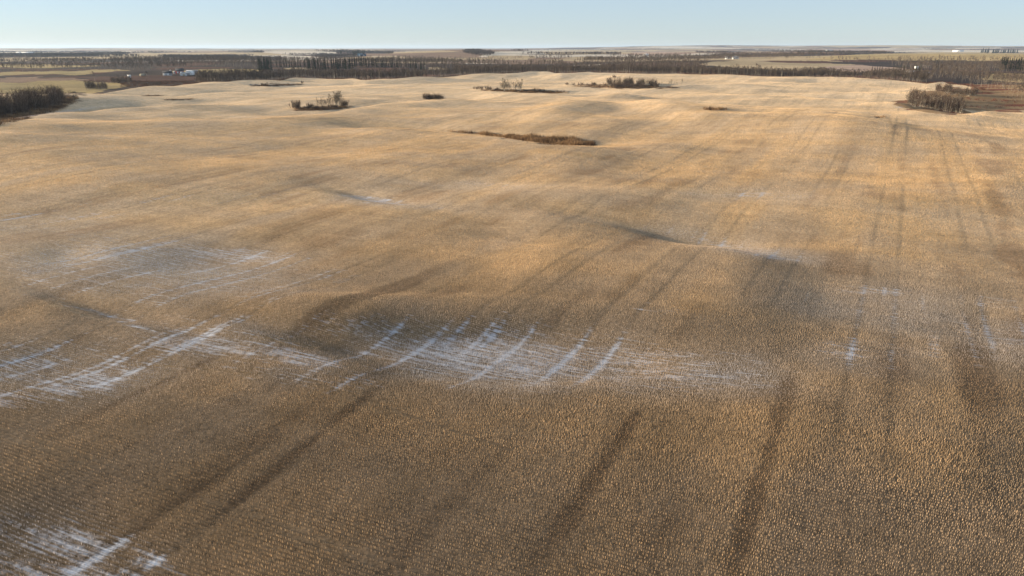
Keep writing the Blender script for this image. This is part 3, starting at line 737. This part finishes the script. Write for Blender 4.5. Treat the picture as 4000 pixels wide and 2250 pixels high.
def stuff_mass(name, pts, variants, scale, cols, label, cat, sq=1.0):
    "one mesh of many merged plants"
    V_, F_, C_ = [], [], []; base = 0
    pts = np.asarray(pts); z = height(pts[:,0], pts[:,1]); n = len(pts)
    vi = rng.integers(len(variants), size=n); sc_ = scale*rng.uniform(.75, 1.2, n) if np.isscalar(scale) else scale
    an_ = rng.uniform(0, 6.28, n); tone = rng.uniform(.75, 1.3, n)
    for k, (V0, F0, C0) in enumerate(variants):
        q = np.where(vi == k)[0]
        if not len(q): continue
        c, s_ = np.cos(an_[q])[:, None], np.sin(an_[q])[:, None]; S = sc_[q][:, None]
        X = (V0[:,0]*c - V0[:,1]*s_)*S*sq + pts[q,0][:,None]; Y = (V0[:,0]*s_ + V0[:,1]*c)*S*sq + pts[q,1][:,None]
        Z = V0[:,2]*S + z[q][:,None]
        V_.append(np.stack([X, Y, Z], -1).reshape(-1, 3))
        F_.append((F0[None] + (np.arange(len(q))*len(V0))[:,None,None] + base).reshape(-1, 3)); base += len(q)*len(V0)
        C_.append((cols[C0][None]*tone[q][:,None,None]).reshape(-1, 3))
    o = mesh_np(name, np.concatenate(V_), np.concatenate(F_), M['wood_mass'], color=np.concatenate(C_))
    tag(o, label, cat, kind='stuff'); print(name, n, base); return o
def variant(tc_):
    (v0, f0), (v1, f1) = tc_
    return np.concatenate([v0, v1]), np.concatenate([f0, f1+len(v0)]), np.concatenate([np.zeros(len(v0), int), np.ones(len(v1), int)])
MIDT = [variant(bare_tree(300+i_, h=9.0, spread=1.9, limbs=9, twigs=90, tw=.10, tl=1.3, r0=.09)) for i_ in range(6)]
FART = [variant(bare_tree(320+i_, h=8.5, spread=3.2, limbs=6, twigs=42, tw=.30, tl=2.6, low=.05, r0=.15)) for i_ in range(5)]
CM = np.array([[.26,.21,.16],[.110,.084,.065]]); CF = np.array([[.10,.08,.065],[.085,.066,.056]])
def poly_pts(n, u0, u1, y0, y1):
    uu = rng.uniform(u0, u1, n)
    ya = y0(uu) if callable(y0) else np.full(n, float(y0)); yb = y1(uu) if callable(y1) else np.full(n, float(y1))
    y = np.sqrt(rng.uniform(0, 1, n)*(yb**2-ya**2)+ya**2)
    return np.stack([(uu-CX)/F*(y*CP+HC*SP), y], 1), uu
def vis_uv(p): return project(p[:,0], p[:,1], height(p[:,0], p[:,1]))
# belt behind the rim
p1, uu = poly_pts(3700, 770, 3620, lambda u_: edge_y(u_)+28, lambda u_: edge_y(u_)+90)
p1 = p1[(fbm(p1[:,0]/40, p1[:,1]/40, 33, 2) > -.45)]
U_, V__ = vis_uv(p1); o_, id_ = field_at(U_, V__)
p1 = p1[o_ <= 0]
stuff_mass('tree_belt', p1, MIDT, 1.0, CM, 'deep belt of bare grey aspens behind the rim of the pale field', 'woodland')
# the woods farther back
p2, uu = poly_pts(26000, -150, 4150, lambda u_: edge_y(u_)+70, 1900)
U_, V__ = vis_uv(p2); o_, id_ = field_at(U_, V__)
dens = fbm(p2[:,0]/120, p2[:,1]/80, 34, 3)
WOODY = ell(U_, V__, [(1600,252,230,20,1),(1250,255,260,10,1),(2100,275,500,18,1),(2600,245,330,36,1),(3750,262,240,30,1,0),(550,265,190,28,1),(900,255,260,20,1),(250,270,110,5,1),(150,243,240,6,1),(3300,290,260,12,1),(3850,300,200,14,1,.1),(3950,255,120,26,1),(1250,285,200,16,1),(3300,240,150,6,1),(3500,247,130,6,1)])
kp = (o_ <= 0) & ((WOODY > .4) | (dens > .02)) & (rng.random(len(p2)) < .8)
kp &= ~((U_ > 455) & (U_ < 790) & (V__ > 276) & (V__ < 318))
kp &= ~((U_ > 3480) & (U_ < 3640) & (V__ > 272) & (V__ < 296))
kp &= ~((U_ < 330) & (V__ > 290))
kp &= ~((U_ > 2760) & (U_ < 3480) & (V__ > 246))
kp &= ~((U_ > 760) & (U_ < 1010) & (V__ > 268))
kp &= ~((U_ > 1000) & (U_ < 1680) & (V__ > 262) & (rng.random(len(U_)) < .8))
stuff_mass('aspen_wood', p2[kp], MIDT, 1.0, CM, 'bare grey brown aspen woods filling the valleys behind the belt', 'woodland')
uu = rng.uniform(-150, 4150, 110000); yy_ = 1850*(7500/1850)**rng.random(110000)
p3 = np.stack([(uu-CX)/F*(yy_*CP+HC*SP), yy_], 1)
U_, V__ = vis_uv(p3); op_, id_ = openness(p3[:,0], p3[:,1], U_, V__)
hw = ell(U_, V__, [(1870,208,62,10,1,.06)]) > .4
kp = (op_ < -.02) & (fbm(p3[:,0]/160, p3[:,1]/110, 36, 2) > -.5) | hw
stuff_mass('far_wood', p3[kp], FART, .8, CF, 'hazy patchwork of distant bare woods reaching towards the horizon', 'woodland', 1.6)

# brush along the rim: reddish undergrowth
SHV = [variant(shrub(340+i_, h=1.7, rad=1.6, stems=5, twigs=50, tw=.08)) for i_ in range(3)]
p4, uu = poly_pts(2600, 560, 3850, lambda u_: edge_y(u_)+7, lambda u_: edge_y(u_)+26)
stuff_mass('undergrowth', p4, SHV, 1.0, np.array([[.14,.075,.05],[.14,.07,.048]]), 'low reddish undergrowth along the foot of the tree belt', 'undergrowth')
p6, uu = poly_pts(420, 560, 1000, lambda u_: edge_y(u_)+10, lambda u_: edge_y(u_)+55)
p6 = p6[(vis_uv(p6)[0] < 630) | (vis_uv(p6)[0] > 765)]
stuff_mass('scrub_aspens', p6, MIDT, .42, CM, 'small bare aspens scattered on the slope below the farmyard', 'woodland')
uu = rng.uniform(3600, 4120, 900); vv = np.interp(uu, [3600,3700,3800,3900,4000,4120], [312,306,318,326,340,352]) - rng.uniform(0, 22, 900)
p7 = []
for a_, b_ in zip(uu[:420], vv[:420]): p7.append(place(a_, b_)[:2])
stuff_mass('edge_belt', np.array(p7), MIDT, .72, CM, 'grey aspen belt slanting down to the right edge behind the rough bank', 'woodland')
p8 = [place(rng.uniform(3770, 4080), rng.uniform(345, 424))[:2] for _ in range(700)]; p8 = np.array(p8)
p8 = p8[fbm(p8[:,0]/22, p8[:,1]/9, 70, 2) > .0]
stuff_mass('bank_brush', p8, SHV, .55, np.array([[.16,.065,.045],[.15,.06,.042]]), 'low dark red brush scattered over the rough brown bank at the right edge', 'undergrowth')
p5, _ = poly_pts(1500, 470, 820, 520, 680); U_, V__ = vis_uv(p5)
p5 = p5[(V__ < np.interp(U_, EDGE[:,0], EDGE[:,1])-2) & (V__ > 301)]
if len(p5): stuff_mass('farmyard_brush', p5, SHV, .8, np.array([[.2,.12,.08],[.17,.095,.06]]), 'rust coloured scrub on the slope in front of the farmyard', 'undergrowth')

# ------------------------------------------------------------------ spruces
g_s = 'spruces of the long windbreak row'
def row_spruce(u0, u1, v0, v1, n, s0, s1, label, group, P=P_SPR, sq=.8):
    for k in range(n):
        uu = u0+(u1-u0)*(k+rng.uniform(.1,.9))/n; vv = v0+(v1-v0)*(uu-u0)/(u1-u0)+rng.uniform(-1.5,1.5)
        x, y, z = place(uu, vv); plant('spruce_tree', P, x, y, rng.uniform(s0, s1), label, 'spruce', group, sq)
row_spruce(1012, 1062, 278, 278, 9, 1.05, 1.25, 'big dark spruce in the dense group left of the windbreak row', 'spruces of the dense left group', sq=1.1)
row_spruce(1010, 1022, 278, 278, 2, .95, 1.05, 'paler olive spruce painting the sunlit left side of the dense spruce group', 'spruces of the dense left group', P_SPL, 1.1)  # paler needles paint in the sun on the group's left side
row_spruce(1078, 1200, 264, 264, 13, .55, .85, 'small dark spruce at the sparse left end of the windbreak row', g_s)
row_spruce(1200, 1282, 272, 274, 15, .9, 1.15, 'dark spruce left of the first gap in the windbreak row', g_s)
row_spruce(1297, 1378, 273, 270, 15, .9, 1.15, 'dark spruce right of the first gap in the windbreak row', g_s)
row_spruce(1380, 1455, 262, 262, 12, .8, 1.1, 'dark spruce at the tallest stretch of the windbreak row', g_s)
row_spruce(1455, 1568, 262, 266, 19, .75, .95, 'dark spruce on the even right stretch of the windbreak row', g_s)
row_spruce(1580, 1632, 264, 270, 8, .7, .9, 'dark spruce in the short group right of the second gap', g_s)
row_spruce(1638, 1662, 274, 278, 4, .7, .9, 'last low spruce beside the pale pole at the right end', g_s)
row_spruce(3398, 3460, 282, 282, 6, .45, .6, 'small dark spruce poking above the belt left of the farmhouse', 'spruces by the farmhouse')
row_spruce(3482, 3600, 284, 284, 15, .5, .65, 'olive brown conifer in the hedge behind the white farmhouse', 'hedge conifers behind the farmhouse', P_SPL, 1.0)
row_spruce(3640, 3680, 268, 270, 4, .7, .9, 'green spruce in the wood up right of the farmhouse', 'spruces up right of the farmhouse')
row_spruce(3905, 4010, 270, 276, 14, .9, 1.2, 'dark green spruce in the wood at the right edge', 'spruces at the right edge', sq=1.2)
row_spruce(3832, 3862, 209, 209, 6, 1.6, 2.0, 'distant dark tree in the left of two shelter groups on the right horizon', 'shelter trees on the right horizon', sq=1.6)
row_spruce(3872, 3975, 210, 210, 16, 1.6, 2.0, 'distant dark tree in the right of two shelter groups on the right horizon', 'shelter trees on the right horizon', sq=1.6)
row_spruce(1378, 1402, 219, 219, 6, 1.1, 1.5, 'distant dark spruce left of the blue shed', 'spruces round the blue shed', sq=1.4)
row_spruce(1400, 1428, 214, 214, 6, 1.0, 1.2, 'distant dark spruce behind the blue shed', 'spruces round the blue shed', sq=1.4)
row_spruce(1330, 1336, 212, 212, 2, 1.4, 1.7, 'lone distant spruce left of the blue shed group', 'lone spruces left of the blue shed')

# ------------------------------------------------------------------ buildings
def box(tb, x0, x1, y0, y1, z0, z1):
    P = [(x0,y0,z0),(x1,y0,z0),(x1,y1,z0),(x0,y1,z0),(x0,y0,z1),(x1,y0,z1),(x1,y1,z1),(x0,y1,z1)]
    k = len(tb.v); tb.v += P
    for q in ((0,3,2,1),(4,5,6,7),(0,1,5,4),(1,2,6,5),(2,3,7,6),(3,0,4,7)):
        tb.f += [(k+q[0],k+q[1],k+q[2]), (k+q[0],k+q[2],k+q[3])]
def part(name, tb, mat, parent): return mesh_np(name, *tb.arr(), M[mat], parent)
def gable_house(name, u_, v_, w_, d_, h_, rh, wall, roof, label, cat='building', rz=0.0, windows=(), doors=(), axis='x', group=None, s=1.0):
    x, y, z = place(u_, v_)
    o = empty(name, (x, y, z-.1), rz + math.atan2(-x, y), s); tag(o, label, cat, group)
    W2, D2 = w_/2, d_/2
    t_ = TB(); box(t_, -W2, W2, -D2, D2, -1.0, h_)
    k = len(t_.v)                                   # gable triangles sit on the end walls
    if axis == 'x': t_.v += [(-W2,-D2,h_),(-W2,D2,h_),(-W2,0,h_+rh),(W2,-D2,h_),(W2,D2,h_),(W2,0,h_+rh)]
    else: t_.v += [(-W2,-D2,h_),(W2,-D2,h_),(0,-D2,h_+rh),(-W2,D2,h_),(W2,D2,h_),(0,D2,h_+rh)]
    t_.f += [(k,k+1,k+2),(k+3,k+5,k+4)]
    part('wall', t_, wall, o)
    r_ = TB(); e = .35; th_ = .18
    def slab(a, b, c, d):
        k = len(r_.v); up = [(p[0],p[1],p[2]+th_) for p in (a,b,c,d)]; r_.v += [a,b,c,d]+up
        for q in ((0,3,2,1),(4,5,6,7),(0,1,5,4),(1,2,6,5),(2,3,7,6),(3,0,4,7)):
            r_.f += [(k+q[0],k+q[1],k+q[2]), (k+q[0],k+q[2],k+q[3])]
    if axis == 'x':
        lo = h_ - e*rh/D2+.02
        slab((-W2-e,-D2-e,lo),(W2+e,-D2-e,lo),(W2+e,0,h_+rh+.02),(-W2-e,0,h_+rh+.02))
        slab((W2+e,D2+e,lo),(-W2-e,D2+e,lo),(-W2-e,0,h_+rh+.02),(W2+e,0,h_+rh+.02))
    else:
        lo = h_ - e*rh/W2+.02
        slab((-W2-e,D2+e,lo),(-W2-e,-D2-e,lo),(0,-D2-e,h_+rh+.02),(0,D2+e,h_+rh+.02))
        slab((W2+e,-D2-e,lo),(W2+e,D2+e,lo),(0,D2+e,h_+rh+.02),(0,-D2-e,h_+rh+.02))
    part('roof', r_, roof, o)
    for (a, b, ww, hh) in windows:
        q = TB(); box(q, a-ww/2, a+ww/2, -D2-.05, -D2+.05, b, b+hh); part('window', q, 'glass', o)
    for (a, ww, hh, mt) in doors:
        q = TB(); box(q, a-ww/2, a+ww/2, -D2-.06, -D2+.05, 0, hh); part('door', q, mt, o)
    return o
def quonset(name, u_, v_, w_, d_, h_, mat, endm, label, group=None):
    x, y, z = place(u_, v_); o = empty(name, (x, y, z-.1), R(-14) + math.atan2(-x, y)); tag(o, label, 'building', group)
    n = 16; sh = TB(); en = TB()
    pr = [(-w_/2*math.cos(math.pi*i_/n), h_*math.sin(math.pi*i_/n)**.85) for i_ in range(n+1)]
    for i_ in range(n):
        (a, za), (b, zb) = pr[i_], pr[i_+1]
        p = [(a,-d_/2,za),(b,-d_/2,zb),(b,d_/2,zb),(a,d_/2,za)]
        sh.tri(p[0],p[1],p[2]); sh.tri(p[0],p[2],p[3])
        for yy_ in (-d_/2+.06, d_/2-.06): en.tri((a,yy_,za),(0,yy_,0),(b,yy_,zb))
    part('shell', sh, mat, o); part('end_wall', en, endm, o)
    q = TB(); box(q, -w_*.18, w_*.18, -d_/2-.05, -d_/2+.1, -.5, h_*.5); part('door', q, 'grey_roof', o)
    return o
gable_house('bungalow', 655, 294, 9.2, 7, 2.6, 1.9, 'white_paint', 'dark_roof', 'white bungalow with dark roof at the left of the farmyard', 'house', windows=((2.1,.9,1.1,1.1),(3.5,.9,1.1,1.1)), doors=((-1.5,1.0,2.0,'grey_roof'),))
gable_house('shed', 666, 284, 3.0, 3.0, 2.2, 1.2, 'white_paint', 'white_paint', 'tiny white shed peeking over the right end of the bungalow roof', 'shed', axis='y', doors=((0,1.0,1.9,'grey_roof'),))
gable_house('barn', 703, 286, 9.0, 8, 3.0, 2.8, 'red_paint', 'dark_roof', 'red barn with black roof in the middle of the farmyard', 'barn', doors=((-2.4,2.0,2.4,'white_paint'),(1.0,2.0,2.4,'white_paint')))
gable_house('garage', 717, 295, 6.0, 7, 2.3, 1.7, 'white_paint', 'grey_roof', 'white gable-fronted garage before the red barn', 'garage', axis='y', rz=R(8), doors=((0,2.6,2.1,'beige'),))
gable_house('shed', 683, 286, 2.8, 2.8, 2.1, .9, 'white_paint', 'grey_roof', 'small white shed between bungalow and red barn', 'shed', doors=((0,.9,1.8,'grey_roof'),))
quonset('arched_shed', 741, 292, 8.6, 12, 4.4, 'white_paint', 'white_paint', 'rounded white arched shed at the right of the farmyard')
gable_house('long_shed', 752, 288, 12, 7, 2.6, 1.3, 'green_metal', 'grey_roof', 'low green shed behind the rounded white arched shed', 'shed', doors=((3,3,2.3,'grey_roof'),))
# trailer and little white van by the trees
x, y, z = place(558, 299); o = empty('camper_trailer', (x, y, z), R(10)); tag(o, 'beige camper trailer parked before the dark trees left of the farmyard', 'trailer')
q = TB(); box(q, -2.6, 2.6, -1.1, 1.1, .7, 2.3); box(q, -2.2, 2.2, -1.05, 1.05, 2.3, 2.75); part('body', q, 'beige', o)
for a in (-1.2, .2, 1.5):
    q = TB(); box(q, a-.35, a+.35, -1.16, -1.08, 1.4, 2.0); part('window', q, 'glass', o)
for a in (-.5, .6):
    for b in (-1.0, 1.0):
        q = TB(); q.tube((a, b-.12, .35), (a, b+.12, .35), .38, .38, 10); part('wheel', q, 'tyre', o)
q = TB(); box(q, 2.6, 3.7, -.08, .08, .55, .7); part('tow_bar', q, 'grey_roof', o)
gable_house('shed', 506, 304, 2.8, 2.4, 1.9, .8, 'white_paint', 'white_paint', 'tiny white shed left of the camper trailer', 'shed', doors=((0,.9,1.6,'grey_roof'),))
# white farmhouse on the right
o = gable_house('farmhouse', 3551, 292, 9.5, 7, 2.7, 1.6, 'white_paint', 'white_paint', 'long low white-roofed farmhouse half hidden by the right-hand belt', 'house', windows=((-2.5,1,1.2,1.0),(0.2,1,1.2,1.0),(2.8,1,1.2,1.0)), doors=((1.6,.9,2.0,'grey_roof'),))
gable_house('shed', 3579, 268, 4.5, 4, 2.2, 1.0, 'white_paint', 'white_paint', 'small white shed in the wood up right of the farmhouse', 'shed', doors=((0,1.0,1.9,'grey_roof'),))
gable_house('shed', 3618, 291, 4.5, 4, 2.0, 1.0, 'beige', 'grey_roof', 'low beige shed right of the white farmhouse', 'shed', doors=((0,1.0,1.8,'grey_roof'),))
gable_house('machine_shed', 1414, 219, 24, 14, 4.5, 2.0, 'blue_metal', 'blue_metal', 'long blue machine shed among dark spruces on the far ridge', 'shed', doors=((-7,4,3.6,'white_paint'),(5,4,3.6,'white_paint')))
gable_house('farm_building', 2843, 231, 13, 9, 4, 2, 'white_paint', 'grey_roof', 'left of three pale buildings in the distant wood right of centre', 'building', doors=((0,3,3,'grey_roof'),))
gable_house('farm_building', 2868, 231, 10, 8, 4, 2, 'white_paint', 'grey_roof', 'middle of three pale buildings in the distant wood right of centre', 'building', doors=((0,3,3,'grey_roof'),))
gable_house('farm_building', 2877, 230, 9, 8, 4, 2, 'white_paint', 'white_paint', 'right of three pale buildings in the distant wood right of centre', 'building', doors=((0,3,3,'grey_roof'),))
gable_house('farm_building', 2523, 221, 14, 9, 5, 2.5, 'white_paint', 'white_paint', 'bright lone white building in the distance above the right-centre thicket', 'building', doors=((0,3,3,'grey_roof'),))
gable_house('farm_building', 3236, 202, 60, 25, 7, 4, 'white_paint', 'grey_roof', 'distant white farm building near the horizon above the tan field', 'building', doors=((0,8,6,'grey_roof'),))
gable_house('farm_building', 3742, 203, 70, 25, 8, 5, 'white_paint', 'white_paint', 'distant long white building on the ridge left of the right shelter trees', 'building', doors=((0,8,6,'grey_roof'),))
for uu, ww, lab in ((76, 22, 'narrow white farm building at the left of the far left farmstead'), (107, 44, 'largest white building of the far left farmstead'), (124, 26, 'low grey-roofed building at the right of the far left farmstead')):
    gable_house('farm_building', uu, 213, ww, 20, 7, 5, 'white_paint', 'grey_roof' if uu == 124 else 'white_paint', lab, 'building', doors=((0,6,5,'grey_roof'),))
def pole(u_, v_, h_, label, cross=True):
    x, y, z = place(u_, v_); o = empty('utility_pole', (x, y, z)); tag(o, label, 'pole')
    q = TB(); q.tube((0,0,-.5), (0,0,h_), .28, .2, 8); part('post', q, 'pole_wood', o)
    if cross:
        q = TB(); box(q, -1.1, 1.1, -.31, -.21, h_-.9, h_-.65); part('crossarm', q, 'pole_wood', o)
pole(1661, 281, 8.5, 'pale wooden pole at the right end of the spruce windbreak')
pole(3494, 290, 7.0, 'pale wooden pole above the belt left of the white farmhouse')

# ------------------------------------------------------------------ haze
hv = bpy.data.materials.new('haze'); hv.use_nodes = True; t = hv.node_tree
for n_ in list(t.nodes):
    if n_.type != 'OUTPUT_MATERIAL': t.nodes.remove(n_)
pv = t.nodes.new('ShaderNodeVolumePrincipled'); pv.inputs['Color'].default_value = (.58,.76,1,1)
pv.inputs['Density'].default_value = 3.6e-5; pv.inputs['Anisotropy'].default_value = 0.2
t.links.new(pv.outputs[0], [n_ for n_ in t.nodes if n_.type == 'OUTPUT_MATERIAL'][0].inputs['Volume'])
zlo, zhi = float(GZ.min())-1.0, max(float(GZ.max())+26, HC+12)
q = TB(); box(q, -25800, 25800, -25800, 25800, zlo, zhi)
hz = mesh_np('haze', *q.arr(), hv); tag(hz, kind='stuff')
print('z range', GZ.min(), GZ.max(), 'objects', len(bpy.data.objects))
